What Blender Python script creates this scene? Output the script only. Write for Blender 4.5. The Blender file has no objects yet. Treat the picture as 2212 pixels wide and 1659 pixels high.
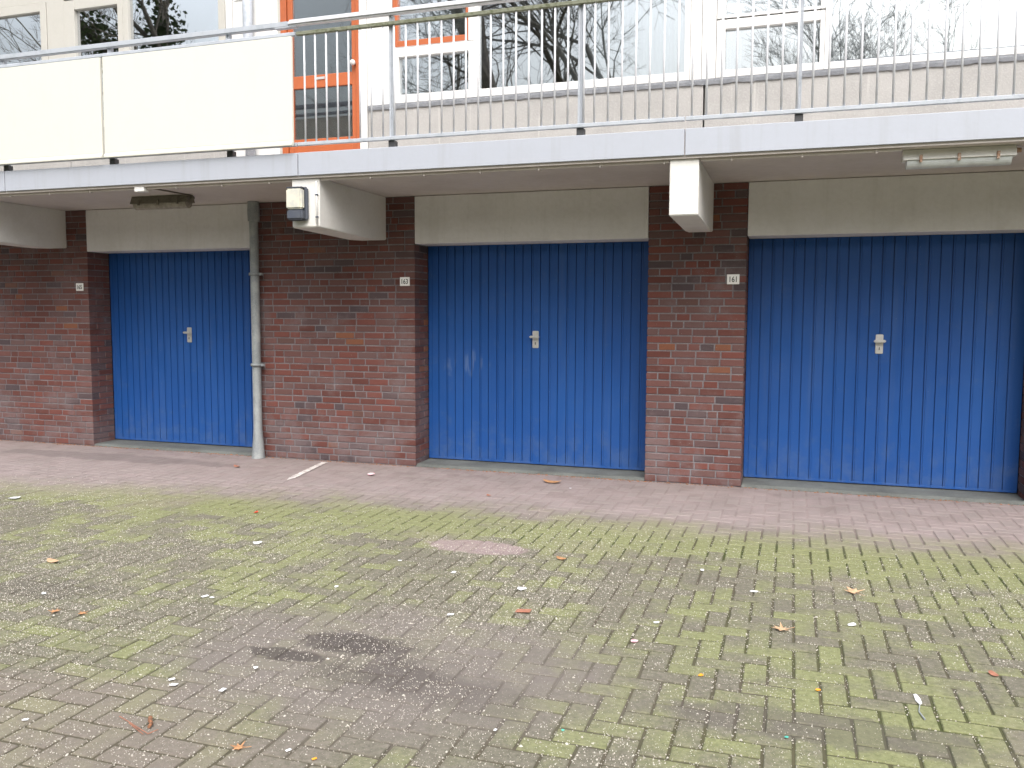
import bpy, bmesh, math, random
import numpy as np
from mathutils import Vector, Matrix, noise as mnoise
random.seed(7); rng = np.random.default_rng(7)
sc = bpy.context.scene
C = sc.collection
R = math.radians

# ------------------------------------------------------------------ camera
CAM = Vector((0.0, -7.5, 1.4746))
yaw, pitch, roll = R(18.0809), R(-4.6924), R(0.2133)
fw = Vector((-math.sin(yaw)*math.cos(pitch), math.cos(yaw)*math.cos(pitch), math.sin(pitch)))
rt = Vector((math.cos(yaw), math.sin(yaw), 0)); up = rt.cross(fw)
rt, up = math.cos(roll)*rt + math.sin(roll)*up, -math.sin(roll)*rt + math.cos(roll)*up
cd = bpy.data.cameras.new('camera'); cam = bpy.data.objects.new('camera', cd); C.objects.link(cam)
M = Matrix((rt, up, -fw)).transposed().to_4x4(); M.translation = CAM
cam.matrix_world = M
cd.sensor_width = 36; cd.lens = 36*1850/2212; cd.clip_end = 2000
sc.camera = cam
# ------------------------------------------------------------------ world, overcast
w = bpy.data.worlds.new('World'); sc.world = w; w.use_nodes = True
nt = w.node_tree; nt.nodes.clear()
out = nt.nodes.new('ShaderNodeOutputWorld'); bg = nt.nodes.new('ShaderNodeBackground')
sky = nt.nodes.new('ShaderNodeTexSky'); sky.sky_type = 'NISHITA'; sky.sun_disc = False
SUN_EL, SUN_AZ = R(48), R(155)          # azimuth clockwise from +Y
sky.sun_elevation = SUN_EL; sky.sun_rotation = SUN_AZ
sky.air_density = 1.6; sky.dust_density = 5.0; sky.ozone_density = 1.0
hs = nt.nodes.new('ShaderNodeHueSaturation'); hs.inputs['Saturation'].default_value = 0.40
hs.inputs['Value'].default_value = 1.0
nt.links.new(sky.outputs[0], hs.inputs['Color'])
# overcast: cloud cover is about three times brighter overhead than at the horizon
tc = nt.nodes.new('ShaderNodeTexCoord'); sx = nt.nodes.new('ShaderNodeSeparateXYZ'); nt.links.new(tc.outputs['Generated'], sx.inputs[0])
mr = nt.nodes.new('ShaderNodeMapRange'); nt.links.new(sx.outputs['Z'], mr.inputs['Value'])
mr.inputs['To Min'].default_value = .42; mr.inputs['To Max'].default_value = 1.9
cn_ = nt.nodes.new('ShaderNodeTexNoise'); cn_.inputs['Scale'].default_value = 2.6; cn_.inputs['Detail'].default_value = 5; nt.links.new(tc.outputs['Generated'], cn_.inputs['Vector'])
cm = nt.nodes.new('ShaderNodeMapRange'); nt.links.new(cn_.outputs['Fac'], cm.inputs['Value']); cm.inputs['From Min'].default_value = .3; cm.inputs['From Max'].default_value = .7
cm.inputs['To Min'].default_value = .78; cm.inputs['To Max'].default_value = 1.18
mm_ = nt.nodes.new('ShaderNodeMath'); mm_.operation = 'MULTIPLY'; nt.links.new(mr.outputs[0], mm_.inputs[0]); nt.links.new(cm.outputs[0], mm_.inputs[1])
vm = nt.nodes.new('ShaderNodeVectorMath'); vm.operation = 'SCALE'; nt.links.new(hs.outputs[0], vm.inputs[0]); nt.links.new(mm_.outputs[0], vm.inputs['Scale'])
nt.links.new(vm.outputs[0], bg.inputs['Color']); bg.inputs['Strength'].default_value = 0.15
nt.links.new(bg.outputs[0], out.inputs['Surface'])
sd = bpy.data.lights.new('sun', 'SUN'); sun = bpy.data.objects.new('sun', sd); C.objects.link(sun)
sd.energy = 1.0; sd.angle = R(50); sd.color = (1.0, 0.98, 0.96)
sdir = Vector((math.sin(SUN_AZ)*math.cos(SUN_EL), math.cos(SUN_AZ)*math.cos(SUN_EL), math.sin(SUN_EL)))
sun.rotation_euler = sdir.to_track_quat('Z', 'Y').to_euler()
sc.view_settings.view_transform = 'Standard'; sc.view_settings.look = 'None'
sc.view_settings.exposure = 0.80; sc.view_settings.gamma = 1

# ------------------------------------------------------------------ node helper
class NT:
    def __init__(s, name):
        s.m = bpy.data.materials.new(name); s.m.use_nodes = True
        s.t = s.m.node_tree; s.b = s.t.nodes['Principled BSDF']; s.out = s.t.nodes['Material Output']
        s.pos = s.t.nodes.new('ShaderNodeTexCoord').outputs['Object']
        s._xyz = None
    def n(s, ty, **kw):
        nd = s.t.nodes.new('ShaderNode'+ty)
        for k, v in kw.items(): setattr(nd, k, v)
        return nd
    def put(s, sock, v):
        if isinstance(v, bpy.types.NodeSocket): s.t.links.new(v, sock)
        elif isinstance(v, (tuple, list)) and len(v) == 3 and sock.type == 'RGBA': sock.default_value = (*v, 1)
        else: sock.default_value = v
    def math(s, op, a, b=0.0, c=0.0, clamp=False):
        nd = s.n('Math', operation=op, use_clamp=clamp)
        for i, v in enumerate((a, b, c)): s.put(nd.inputs[i], v)
        return nd.outputs[0]
    def add(s, a, b): return s.math('ADD', a, b)
    def mul(s, a, b): return s.math('MULTIPLY', a, b)
    def sub(s, a, b): return s.math('SUBTRACT', a, b)
    def ss(s, v, lo, hi, a=0.0, b=1.0):
        nd = s.n('MapRange', interpolation_type='SMOOTHSTEP')
        s.put(nd.inputs['Value'], v); s.put(nd.inputs['From Min'], lo); s.put(nd.inputs['From Max'], hi)
        nd.inputs['To Min'].default_value = a; nd.inputs['To Max'].default_value = b
        return nd.outputs[0]
    def xyz(s):
        if s._xyz is None:
            nd = s.n('SeparateXYZ'); s.put(nd.inputs[0], s.pos); s._xyz = nd.outputs
        return s._xyz
    def vec(s, scale=(1, 1, 1), loc=(0, 0, 0)):
        nd = s.n('Mapping'); s.put(nd.inputs['Vector'], s.pos)
        nd.inputs['Scale'].default_value = scale; nd.inputs['Location'].default_value = loc
        return nd.outputs[0]
    def noise(s, sc_=5, det=4, rough=.55, v=None, col=False):
        nd = s.n('TexNoise'); s.put(nd.inputs['Vector'], v if v is not None else s.pos)
        nd.inputs['Scale'].default_value = sc_; nd.inputs['Detail'].default_value = det
        nd.inputs['Roughness'].default_value = rough
        return nd.outputs['Color' if col else 'Fac']
    def voro(s, sc_=20, v=None, out='Distance', rnd=1.0):
        nd = s.n('TexVoronoi'); s.put(nd.inputs['Vector'], v if v is not None else s.pos)
        nd.inputs['Scale'].default_value = sc_; nd.inputs['Randomness'].default_value = rnd
        return nd.outputs[out]
    def mix(s, f, a, b, mode='MIX'):
        nd = s.n('Mix', data_type='RGBA', blend_type=mode)
        s.put(nd.inputs[0], f); s.put(nd.inputs[6], a); s.put(nd.inputs[7], b)
        return nd.outputs[2]
    def attr(s, name):
        return s.n('Attribute', attribute_name=name).outputs['Color']
    def sep(s, c):
        nd = s.n('SeparateColor'); s.put(nd.inputs[0], c); return nd.outputs
    def bump(s, h, dist=.002, strength=1.0):
        nd = s.n('Bump'); s.put(nd.inputs['Height'], h); nd.inputs['Distance'].default_value = dist
        nd.inputs['Strength'].default_value = strength
        s.put(s.b.inputs['Normal'], nd.outputs[0])
    def fin(s, col, rough=.6, metal=0.0, spec=.5):
        s.put(s.b.inputs['Base Color'], col); s.put(s.b.inputs['Roughness'], rough)
        s.put(s.b.inputs['Metallic'], metal); s.b.inputs['Specular IOR Level'].default_value = spec
        return s.m

def paint(name, col, rough=.5, dirt=.25, dcol=None, metal=0.0, scale=3.0, bmp=.0006, streak=0.0, spec=.5):
    t = NT(name)
    f = t.ss(t.noise(scale, 6, .65), .42, .72)
    d = dcol or tuple(c*.55 for c in col)
    c = t.mix(t.mul(f, dirt), col, d)
    fine = t.ss(t.noise(scale*14, 3, .6), .35, .75)
    c = t.mix(t.mul(fine, dirt*.5), c, d)
    if streak:
        st = t.ss(t.noise(1, 4, .6, v=t.vec((14, 14, .7))), .5, .75)
        c = t.mix(t.mul(st, streak), c, d)
    if name in ('painted_concrete_lintel', 'painted_soffit'):      # cobweb specks, mostly over the right door
        v = t.vec((1, 1, 1) if name[-1] == 't' else (1, .001, .8))
        k = t.ss(t.voro(7.5, v), .045, .085, 1, 0)
        k = t.mul(k, t.ss(t.noise(2.1, 2, v=t.vec((1, 1, 1), (3, 1, 8))), .44, .56))
        k = t.mul(k, t.ss(t.xyz()[0], -.9, .6, .15, 1))
        c = t.mix(t.mul(k, .8), c, (.06, .045, .03))
    t.bump(t.noise(scale*20, 4), bmp)
    return t.fin(c, t.ss(f, 0, 1, rough, min(1, rough+.2)), metal, spec)

MAT = {}
MAT['white'] = paint('white_paint', (.72, .72, .70), .45, .12, (.45, .42, .36), streak=.12)
MAT['white_frame'] = paint('white_frame_paint', (.64, .64, .635), .4, .12, (.45, .45, .43))
MAT['grey_frame'] = paint('pale_grey_frame_paint', (.44, .43, .40), .45, .15, (.3, .29, .26))
MAT['lintel'] = paint('painted_concrete_lintel', (.66, .655, .67), .7, .3, (.43, .42, .40), scale=1.6, bmp=.0015, streak=.2)
MAT['beamp'] = paint('painted_concrete_beam', (.66, .655, .64), .65, .2, (.36, .34, .3), scale=2.4, bmp=.0015)
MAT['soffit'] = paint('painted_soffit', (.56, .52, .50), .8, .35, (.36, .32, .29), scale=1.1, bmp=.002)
MAT['fascia'] = paint('grey_fascia_paint', (.365, .39, .45), .5, .12, (.27, .275, .29), scale=2, streak=.3)
MAT['cream'] = paint('cream_panel', (.60, .60, .545), .4, .12, (.52, .51, .44), bmp=.0002, streak=.10)
MAT['galv'] = paint('galvanised_steel', (.40, .43, .48), .45, .55, (.25, .28, .32), metal=.0, scale=9)
MAT['galv_w'] = paint('weathered_white_zinc', (.58, .60, .65), .4, .4, (.40, .38, .40), metal=.0, scale=12)
MAT['mossrail'] = paint('mossy_steel', (.20, .21, .16), .8, .9, (.07, .08, .035), scale=30, bmp=.002)
MAT['orange'] = paint('orange_paint', (.40, .105, .035), .4, .3, (.27, .065, .025), scale=4)
MAT['darkmetal'] = paint('dark_metal', (.035, .037, .042), .45, .4, (.09, .09, .085), scale=14)
MAT['black'] = paint('black_rubber', (.015, .015, .016), .7, .2, (.05, .05, .05))
MAT['lampgrey'] = paint('charcoal_lamp_housing', (.055, .065, .09), .5, .25, (.12, .12, .12), scale=10)
MAT['slate'] = paint('lead_flashing', (.16, .17, .19), .75, .8, (.27, .28, .30), scale=16, bmp=.004)
MAT['steel'] = paint('brushed_steel', (.62, .61, .60), .35, .25, (.38, .37, .35), metal=.6, scale=30)
MAT['zincpipe'] = paint('weathered_zinc_pipe', (.20, .22, .235), .6, .7, (.40, .42, .42), metal=.1, scale=7, bmp=.001, streak=.4)
MAT['oldlamp'] = paint('grimy_lamp_metal', (.17, .155, .125), .8, .6, (.08, .075, .055), scale=18, bmp=.002)
MAT['rust'] = paint('rusty_clip', (.33, .17, .10), .8, .8, (.55, .5, .45), scale=60)
MAT['dark'] = paint('dark_room', (.05, .05, .055), .9, .2)
MAT['roomwall'] = paint('interior_wall', (.22, .215, .21), .9, .1)
MAT['ink'] = paint('black_numeral_ink', (.02, .02, .025), .5, .1)
MAT['plate'] = paint('white_enamel_plate', (.86, .86, .85), .3, .12, (.5, .48, .43), scale=20)

def m_concrete(name, base, dark, streaks):
    t = NT(name)
    n1 = t.noise(2.2, 8, .65); n2 = t.noise(60, 4, .7)
    c = t.mix(t.ss(n1, .35, .7), base, dark)
    c = t.mix(t.mul(t.ss(n2, .45, .75), .5), c, tuple(min(1, q*1.35) for q in base))
    if streaks:
        st = t.ss(t.noise(1, 3, .7, v=t.vec((16, 1, .5))), .60, .72)
        c = t.mix(t.mul(st, .35), c, (.5, .49, .47))
    t.bump(t.add(n2, t.mul(n1, .6)), .003)
    return t.fin(c, .85)
MAT['plinth'] = m_concrete('washed_concrete', (.335, .328, .32), (.28, .275, .268), True)
MAT['sill'] = m_concrete('grey_concrete_threshold', (.135, .145, .138), (.07, .075, .07), False)

def m_brick():
    t = NT('red_brick'); a = t.sep(t.attr('rnd'))
    c = t.mix(t.ss(a[0], .0, .5), (.108, .040, .033), (.162, .058, .047))
    c = t.mix(t.ss(a[0], .5, .72), c, (.128, .066, .060))
    c = t.mix(t.ss(a[0], .84, .90), c, (.075, .056, .062))
    c = t.mix(t.ss(a[0], .975, .985), c, (.20, .080, .045))
    c = t.mix(t.mul(t.ss(a[1], .3, 1), .5), c, (.130, .088, .088))
    # cement haze, worn patches and grime, growing from large shapes on the wall
    z = t.xyz()[2]
    h = t.ss(t.add(t.noise(2.4, 7, .7), t.ss(z, .0, 1.0, .07, 0.)), .50, .68)
    c = t.mix(t.mul(h, .68), c, (.175, .132, .134))
    f = t.noise(90, 5, .7)
    c = t.mix(t.mul(t.ss(f, .45, .7), .30), c, (.085, .045, .04))
    sp = t.ss(t.voro(26), .04, .075, 1, 0)
    c = t.mix(t.mul(sp, .5), c, (.50, .47, .43))
    t.bump(t.add(t.noise(120, 5, .7), t.mul(t.noise(28, 3), .8)), .0035)
    return t.fin(c, .88, 0, .3)
MAT['brick'] = m_brick()
def m_mortar():
    t = NT('grey_mortar')
    c = t.mix(t.ss(t.noise(6, 6, .7), .35, .7), (.215, .205, .222), (.130, .122, .132))
    c = t.mix(t.mul(t.ss(t.noise(110, 3), .5, .7), .5), c, (.33, .31, .31))
    t.bump(t.noise(150, 4), .004)
    return t.fin(c, .95, 0, .2)
MAT['mortar'] = m_mortar()

def m_door():
    t = NT('blue_door_paint')
    n1 = t.noise(1.2, 5, .6, v=t.vec((1, 1, .6)))
    c = t.mix(t.ss(n1, .35, .7), (.012, .068, .262), (.016, .080, .290))
    z = t.xyz()[2]
    # dusty splash film near the ground and faint rubbed marks
    dirt = t.mul(t.ss(t.add(t.noise(7, 5, .7), t.ss(z, .0, .55, .22, 0)), .55, .85), .22)
    c = t.mix(dirt, c, (.13, .17, .24))
    sp = t.ss(t.voro(9), .012, .03, 1, 0)
    c = t.mix(t.mul(sp, .5), c, (.35, .4, .5))
    x = t.xyz()[0]
    dx = t.mul(t.add(x, 3.00), 1/.30); dz = t.mul(t.sub(z, .97), 1/.15)
    rub = t.ss(t.add(t.math('SQRT', t.add(t.mul(dx, dx), t.mul(dz, dz))), t.mul(t.sub(t.noise(9, 4), .5), 1.6)), .3, 1.0, 1, 0)
    rub = t.mul(rub, t.ss(t.noise(1, 3, .6, v=t.vec((22, 1, 2.5))), .48, .62))
    c = t.mix(t.mul(rub, .20), c, (.30, .37, .50))
    st = t.ss(t.noise(1, 4, .65, v=t.vec((11, 1, .55))), .55, .72)
    c = t.mix(t.mul(st, .12), c, (.10, .15, .25))
    t.bump(t.noise(14, 3), .0012)
    return t.fin(c, t.ss(t.noise(5, 4), .3, .7, .34, .48), 0, .32)
MAT['door'] = m_door()

def ground_color(t, a=None, joint=False):
    x, y, z = t.xyz()
    big = t.noise(.9, 5, .6); med = t.noise(3.3, 6, .65, v=t.vec((1, 1, 1), (4, 2, 0))); fin = t.noise(38, 6, .75)
    big2 = t.noise(.55, 3, .5, v=t.vec((1, 1, 1), (11, 7, 3)))
    # dry dusty paving under the gallery
    if joint:
        pink = t.mix(t.ss(med, .35, .65), (.262, .214, .210), (.212, .174, .168))
        green = t.mix(t.ss(med, .4, .62), (.052, .066, .020), (.085, .080, .045))
        grime = (.095, .083, .062)
    else:
        pink = t.mix(t.ss(med, .3, .7), (.275, .225, .222), (.218, .180, .175))
        pink = t.mix(t.mul(a[0], .45), pink, (.255, .225, .215))
        green = t.mix(t.ss(fin, .35, .65), (.150, .160, .076), (.222, .232, .118))
        grime = t.mix(t.ss(fin, .35, .7), (.116, .108, .080), (.186, .172, .138))
    m = t.ss(t.add(t.add(y, t.ss(x, -3.2, -6.5, 0, .45)), t.mul(t.sub(t.add(med, big), 1.0), -.5)), -1.05, -2.0)
    # how green: patches + each brick's own wear, brightest along the drip line
    g = t.add(t.mul(t.sub(big, .5), 1.9), t.mul(t.sub(med, .5), 1.5))
    if not joint: g = t.add(g, t.mul(t.sub(a[1], .5), .62))
    band = t.ss(t.math('ABSOLUTE', t.add(y, t.add(1.98, t.mul(t.sub(big2, .5), .6)))), .12, .55, .60, 0)
    g = t.add(g, band)
    right = t.ss(x, -1.5, .8, 0, .16)
    g = t.add(g, right)
    gm = t.ss(g, -.20, .50)
    moss = t.mix(gm, grime, green)
    moss = t.mix(t.ss(t.add(t.mul(big2, 1.0), t.mul(fin, .12)), .60, .70, 0, .45), moss, (.20, .165, .15) if not joint else grime)
    c = t.mix(m, pink, moss)
    # scraped pinkish patch and the dark oil stain (own shapes)
    def blob(cx, cy, rx, ry, nz=.5, s=7, lo=.85, hi=1.15):
        dx = t.mul(t.sub(x, cx), 1/rx); dy = t.mul(t.sub(y, cy), 1/ry)
        d = t.math('SQRT', t.add(t.mul(dx, dx), t.mul(dy, dy)))
        return t.ss(t.add(d, t.mul(t.sub(t.noise(s, 5, .65), .5), nz*2)), lo, hi, 1, 0)
    c = t.mix(t.mul(blob(-1.86, -2.50, .36, .155, .35, 9, .85, 1.0), .85), c, (.265, .205, .205))
    halo = blob(-1.62, -4.32, 1.0, .62, .5, 3, .6, 1.3)
    c = t.mix(t.mul(halo, .75), c, (.168, .146, .136))
    o1 = blob(-1.80, -4.18, .30, .12, .85, 4.5, .65, 1.15); o2 = blob(-2.06, -4.37, .20, .06, .7, 6, .7, 1.1); o3 = blob(-1.55, -4.42, .34, .20, 1.3, 4, .4, 1.3)
    o4 = blob(-1.22, -4.5, .30, .16, 1.3, 4, .4, 1.3)
    o = t.math('MAXIMUM', t.math('MAXIMUM', o1, o2), t.math('MAXIMUM', t.mul(o3, .7), t.mul(o4, .45)))
    c = t.mix(t.mul(o, .80), c, (.060, .051, .048))
    d2 = blob(-3.75, -4.0, .35, .16, .6, 5)
    c = t.mix(t.mul(d2, .35), c, (.075, .065, .06))
    d3 = blob(.15, -4.35, .55, .13, .7, 5)
    c = t.mix(t.mul(d3, .5), c, (.10, .088, .08))
    # dark damp patches near the wall on the left
    d4 = blob(-6.6, -.55, 1.4, .18, .8, 2.5)
    c = t.mix(t.mul(d4, .45), c, (.12, .10, .10))
    return c, m, fin
def m_paver():
    t = NT('concrete_paver'); a = t.sep(t.attr('rnd'))
    c, m, fin = ground_color(t, a)
    # specks of pale grit set in the worn brick faces
    v = t.vec((1, 1, .001))
    s1 = t.ss(t.voro(95, v), .10, .19, 1, 0)
    s1 = t.mul(s1, t.ss(t.noise(45, 2), .50, .58))
    c = t.mix(t.mul(t.mul(s1, m), .8), c, (.52, .49, .42))
    s2 = t.ss(t.voro(60, v), .12, .22, 1, 0)
    s2 = t.mul(s2, t.ss(t.noise(28, 2), .52, .6))
    c = t.mix(t.mul(s2, .55), c, (.065, .056, .042))
    t.bump(t.add(t.mul(fin, 1.2), t.noise(150, 3, .6)), .004)
    return t.fin(c, .93, 0, .25)
MAT['paver'] = m_paver()
def m_joint():
    t = NT('joint_filling'); c, m, fin = ground_color(t, None, True)
    t.bump(t.add(fin, t.noise(120, 4)), .006)
    return t.fin(c, .97, 0, .15)
MAT['joint'] = m_joint()
def m_far():
    t = NT('far_ground')
    c = t.mix(t.ss(t.noise(.5, 6, .6), .35, .65), (.11, .12, .06), (.16, .14, .115))
    t.bump(t.noise(30, 5), .01)
    return t.fin(c, .95, 0, .2)
MAT['far'] = m_far()

def m_glass(name, refl=.42):
    t = NT(name)
    gl = t.n('BsdfGlossy'); gl.inputs['Roughness'].default_value = .012; gl.inputs['Color'].default_value = (.93, .96, 1, 1)
    tr = t.n('BsdfTransparent'); tr.inputs['Color'].default_value = (.82, .86, .86, 1)
    fr = t.n('Fresnel'); fr.inputs['IOR'].default_value = 1.5
    bm_ = t.n('Bump'); bm_.inputs['Distance'].default_value = .002; bm_.inputs['Strength'].default_value = .12
    t.put(bm_.inputs['Height'], t.noise(2.2, 2)); t.put(gl.inputs['Normal'], bm_.outputs[0])
    mx = t.n('MixShader'); t.put(mx.inputs[0], t.math('ADD', t.mul(fr.outputs[0], 1.2), refl, clamp=True))
    t.put(mx.inputs[1], tr.outputs[0]); t.put(mx.inputs[2], gl.outputs[0])
    t.put(t.out.inputs['Surface'], mx.outputs[0])
    return t.m
MAT['glass'] = m_glass('window_glass', .40)
MAT['glass_hi'] = m_glass('coated_window_glass', .44)
MAT['glass_left'] = m_glass('mirroring_window_glass', .66)
MAT['glass_lo'] = m_glass('door_glass', .10)
def m_curtain():
    t = NT('net_curtain')
    c = t.mix(t.ss(t.noise(1, 3, .6, v=t.vec((40, 1, .6))), .4, .6), (.80, .82, .84), (.62, .64, .67))
    t.b.inputs['Transmission Weight'].default_value = 0
    return t.fin(c, .9, 0, .1)
MAT['curtain'] = m_curtain()
def m_plain(name, col, rough=.6, col2=None, sc_=40, spec=.4):
    t = NT(name); c = t.mix(t.ss(t.noise(sc_, 4, .6), .35, .65), col, col2 or tuple(q*.7 for q in col))
    t.bump(t.noise(sc_*2, 3), .001); return t.fin(c, rough, 0, spec)
MAT['diffuser'] = m_plain('cream_lamp_diffuser', (.62, .60, .50), .35, (.46, .46, .43), 14)
MAT['tube'] = m_plain('cloudy_lamp_cover', (.60, .64, .66), .35, (.48, .50, .52), 8)
MAT['oldtube'] = m_plain('dirty_lamp_cover', (.34, .32, .28), .6, (.24, .22, .19), 18)
MAT['leaf'] = m_plain('dry_leaf', (.46, .25, .12), .8, (.30, .15, .07), 60)
MAT['leaf2'] = m_plain('pale_dry_leaf', (.56, .38, .24), .8, (.42, .26, .15), 60)
MAT['leafr'] = m_plain('reddish_dry_leaf', (.38, .17, .11), .8, (.26, .11, .07), 60)
MAT['paper'] = m_plain('white_paper', (.78, .79, .82), .7, (.66, .67, .70), 30)
MAT['red'] = m_plain('red_plastic', (.75, .06, .02), .4)
MAT['yell'] = m_plain('orange_plastic', (.85, .36, .03), .4)
MAT['teal'] = m_plain('teal_plastic', (.10, .52, .42), .4)
MAT['pinkp'] = m_plain('pink_wrapper', (.68, .24, .28), .5, (.75, .70, .74), 45)
MAT['bark'] = m_plain('dark_bark', (.085, .075, .062), .95, (.14, .125, .105), 8)
MAT['bark2'] = m_plain('hazed_bark', (.17, .16, .145), .95, (.26, .25, .23), 8)  # bark colour lightened to imitate distance haze
MAT['twigm'] = m_plain('brown_twig', (.16, .09, .055), .9, (.28, .12, .06), 60)
MAT['ivy'] = m_plain('ivy_leaf', (.05, .075, .035), .6, (.09, .12, .06), 9)
MAT['grit'] = m_plain('pale_grit', (.54, .515, .46), .8, (.32, .29, .25), 25)
MAT['chalk'] = m_plain('worn_white_paint', (.62, .60, .58), .9, (.36, .31, .30), 22)

# ------------------------------------------------------------------ object helpers
def box(bm, x0, x1, y0, y1, z0, z1):
    v = [bm.verts.new(p) for p in ((x0,y0,z0),(x1,y0,z0),(x1,y1,z0),(x0,y1,z0),(x0,y0,z1),(x1,y0,z1),(x1,y1,z1),(x0,y1,z1))]
    for f in ((0,3,2,1),(4,5,6,7),(0,1,5,4),(1,2,6,5),(2,3,7,6),(3,0,4,7)): bm.faces.new([v[i] for i in f])
def tube(bm, p0, p1, r0, r1=None, n=12, cap=True):
    p0, p1 = Vector(p0), Vector(p1); r1 = r0 if r1 is None else r1
    d = (p1-p0).normalized(); a = d.orthogonal().normalized(); b = d.cross(a)
    A = [bm.verts.new(p0+r0*(a*math.cos(t)+b*math.sin(t))) for t in [2*math.pi*i/n for i in range(n)]]
    B = [bm.verts.new(p1+r1*(a*math.cos(t)+b*math.sin(t))) for t in [2*math.pi*i/n for i in range(n)]]
    for i in range(n):
        f = bm.faces.new((A[i], A[(i+1)%n], B[(i+1)%n], B[i])); f.smooth = n > 6
    if cap: bm.faces.new(A[::-1]); bm.faces.new(B)
def prism(bm, pts, axis, a0, a1):
    """extrude polygon pts (2D) along axis 'x','y','z' from a0 to a1"""
    def P(p, a):
        return {'x': (a, p[0], p[1]), 'y': (p[0], a, p[1]), 'z': (p[0], p[1], a)}[axis]
    A = [bm.verts.new(P(p, a0)) for p in pts]; B = [bm.verts.new(P(p, a1)) for p in pts]; n = len(pts)
    for i in range(n): bm.faces.new((A[i], A[(i+1)%n], B[(i+1)%n], B[i]))
    bm.faces.new(A[::-1]); bm.faces.new(B)
def loc_of(o):
    l = Vector((0, 0, 0))
    while o: l += o.location; o = o.parent
    return l
def obj(name, bm, mat, parent=None, bev=0.0, seg=1, origin=None, recalc=True):
    if recalc: bmesh.ops.recalc_face_normals(bm, faces=bm.faces)
    if bev:
        bmesh.ops.bevel(bm, geom=[e for e in bm.edges if not e.smooth or len(e.link_faces) == 2 and e.calc_face_angle(0) > .6],
                        offset=bev, segments=seg, affect='EDGES', clamp_overlap=True)
    me = bpy.data.meshes.new(name)
    off = loc_of(parent) if parent else (Vector(origin) if origin else Vector((0, 0, 0)))
    if off.length: bmesh.ops.translate(bm, verts=bm.verts, vec=-off)
    bm.to_mesh(me); bm.free(); me.materials.append(MAT[mat] if isinstance(mat, str) else mat)
    o = bpy.data.objects.new(name, me); C.objects.link(o)
    if parent: o.parent = parent
    elif origin: o.location = Vector(origin)
    return o
def tag(o, label=None, cat=None, group=None, kind=None):
    if label: o['label'] = label
    if cat: o['category'] = cat
    if group: o['group'] = group
    if kind: o['kind'] = kind
    return o
def empty(name, loc, label, cat, group=None):
    o = bpy.data.objects.new(name, None); C.objects.link(o); o.location = Vector(loc); o.empty_display_size = .1
    return tag(o, label, cat, group)
def B(name, mat, parent, *boxes, bev=0.003, label=None):
    bm = bmesh.new()
    for b in boxes: box(bm, *b)
    o = obj(name, bm, mat, parent, bev)
    if label: o['label'] = label
    return o

# ------------------------------------------------------------------ levels
S, L, Bz = 2.578, 2.13, 2.177        # soffit, lintel bottom, beam bottom
DR = .317                            # door recess
FY, FB, FT = -1.257, 2.597, 2.781    # gallery edge
X_L, X_R = -13.0, 7.2
doors = [(-11.25, -9.05), (-7.32, -5.20), (-3.425, -1.208), (-.382, 1.78), (3.5, 5.7)]

# ------------------------------------------------------------------ ground
bm = bmesh.new(); bmesh.ops.create_grid(bm, x_segments=4, y_segments=4, size=400)
bmesh.ops.translate(bm, verts=bm.verts, vec=(0, 0, -.09))
tag(obj('ground', bm, 'far'), kind='structure')
GX0, GX1, GY0, GY1 = -14.0, 8.0, -11.0, -.012
bm = bmesh.new()
nx, ny = 440, 220
def und(x, y): return .0035*mnoise.noise((x*.7, y*.7, 1.3))
def jz(x, y): return und(x, y) + jz0(x, y)
def jz0(x, y):
    t_ = min(1, max(0, (-.75+.35*mnoise.noise((x*.8, 0, 3))-y)/.9)); t_ = t_*t_*(3-2*t_)
    rr = min(1, max(0, (x-.2)/1.2))
    dry = -.0007 - .0022*rr
    return dry*(1-t_) + (-.0054+.0022*mnoise.noise((x*6, y*6, 0)))*t_
vs = [[bm.verts.new((GX0+(GX1-GX0)*i/nx, GY0+(GY1-GY0)*j/ny, jz(GX0+(GX1-GX0)*i/nx, GY0+(GY1-GY0)*j/ny))) for j in range(ny+1)] for i in range(nx+1)]
for i in range(nx):
    for j in range(ny): bm.faces.new((vs[i][j], vs[i+1][j], vs[i+1][j+1], vs[i][j+1])).smooth = True
tag(obj('paving_joints', bm, 'joint'), kind='structure')
# herringbone pavers as real bricks
U = .1005; g = .0062; ch = .0035
verts, faces, rnds = [], [], []
def paver(x0, x1, y0, y1):
    x0 += g+rng.normal(0, .0008); x1 -= g+rng.normal(0, .0008); y0 += g+rng.normal(0, .0008); y1 -= g+rng.normal(0, .0008)
    if y1 > GY1: y1 = GY1
    if y1-y0 < .012: return
    cx, cy = (x0+x1)/2, (y0+y1)/2
    base = und(cx, cy) + rng.normal(0, .0006)
    tx, ty = rng.normal(0, .005, 2); rot = rng.normal(0, .006)
    n0 = len(verts); c_, s_ = math.cos(rot), math.sin(rot)
    def P(x, y, z):
        dx, dy = x-cx, y-cy
        return (cx+dx*c_-dy*s_, cy+dx*s_+dy*c_, z+base+tx*dx+ty*dy)
    q = .0018
    for (ex, z) in ((0, -.03), (0, -ch*.9), (ch, 0.0)):
        for (x, y) in ((x0+ex+q, y0+ex), (x1-ex-q, y0+ex), (x1-ex, y0+ex+q), (x1-ex, y1-ex-q), (x1-ex-q, y1-ex), (x0+ex+q, y1-ex), (x0+ex, y1-ex-q), (x0+ex, y0+ex+q)):
            verts.append(P(x, y, z))
    for k in range(2):
        for i in range(8):
            faces.append((n0+8*k+i, n0+8*k+(i+1)%8, n0+8*(k+1)+(i+1)%8, n0+8*(k+1)+i))
    faces.append(tuple(range(n0+16, n0+24)))
    rnds.append((rng.random(), rng.random(), rng.random()))
ox, oy = -.055, -.012
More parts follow.
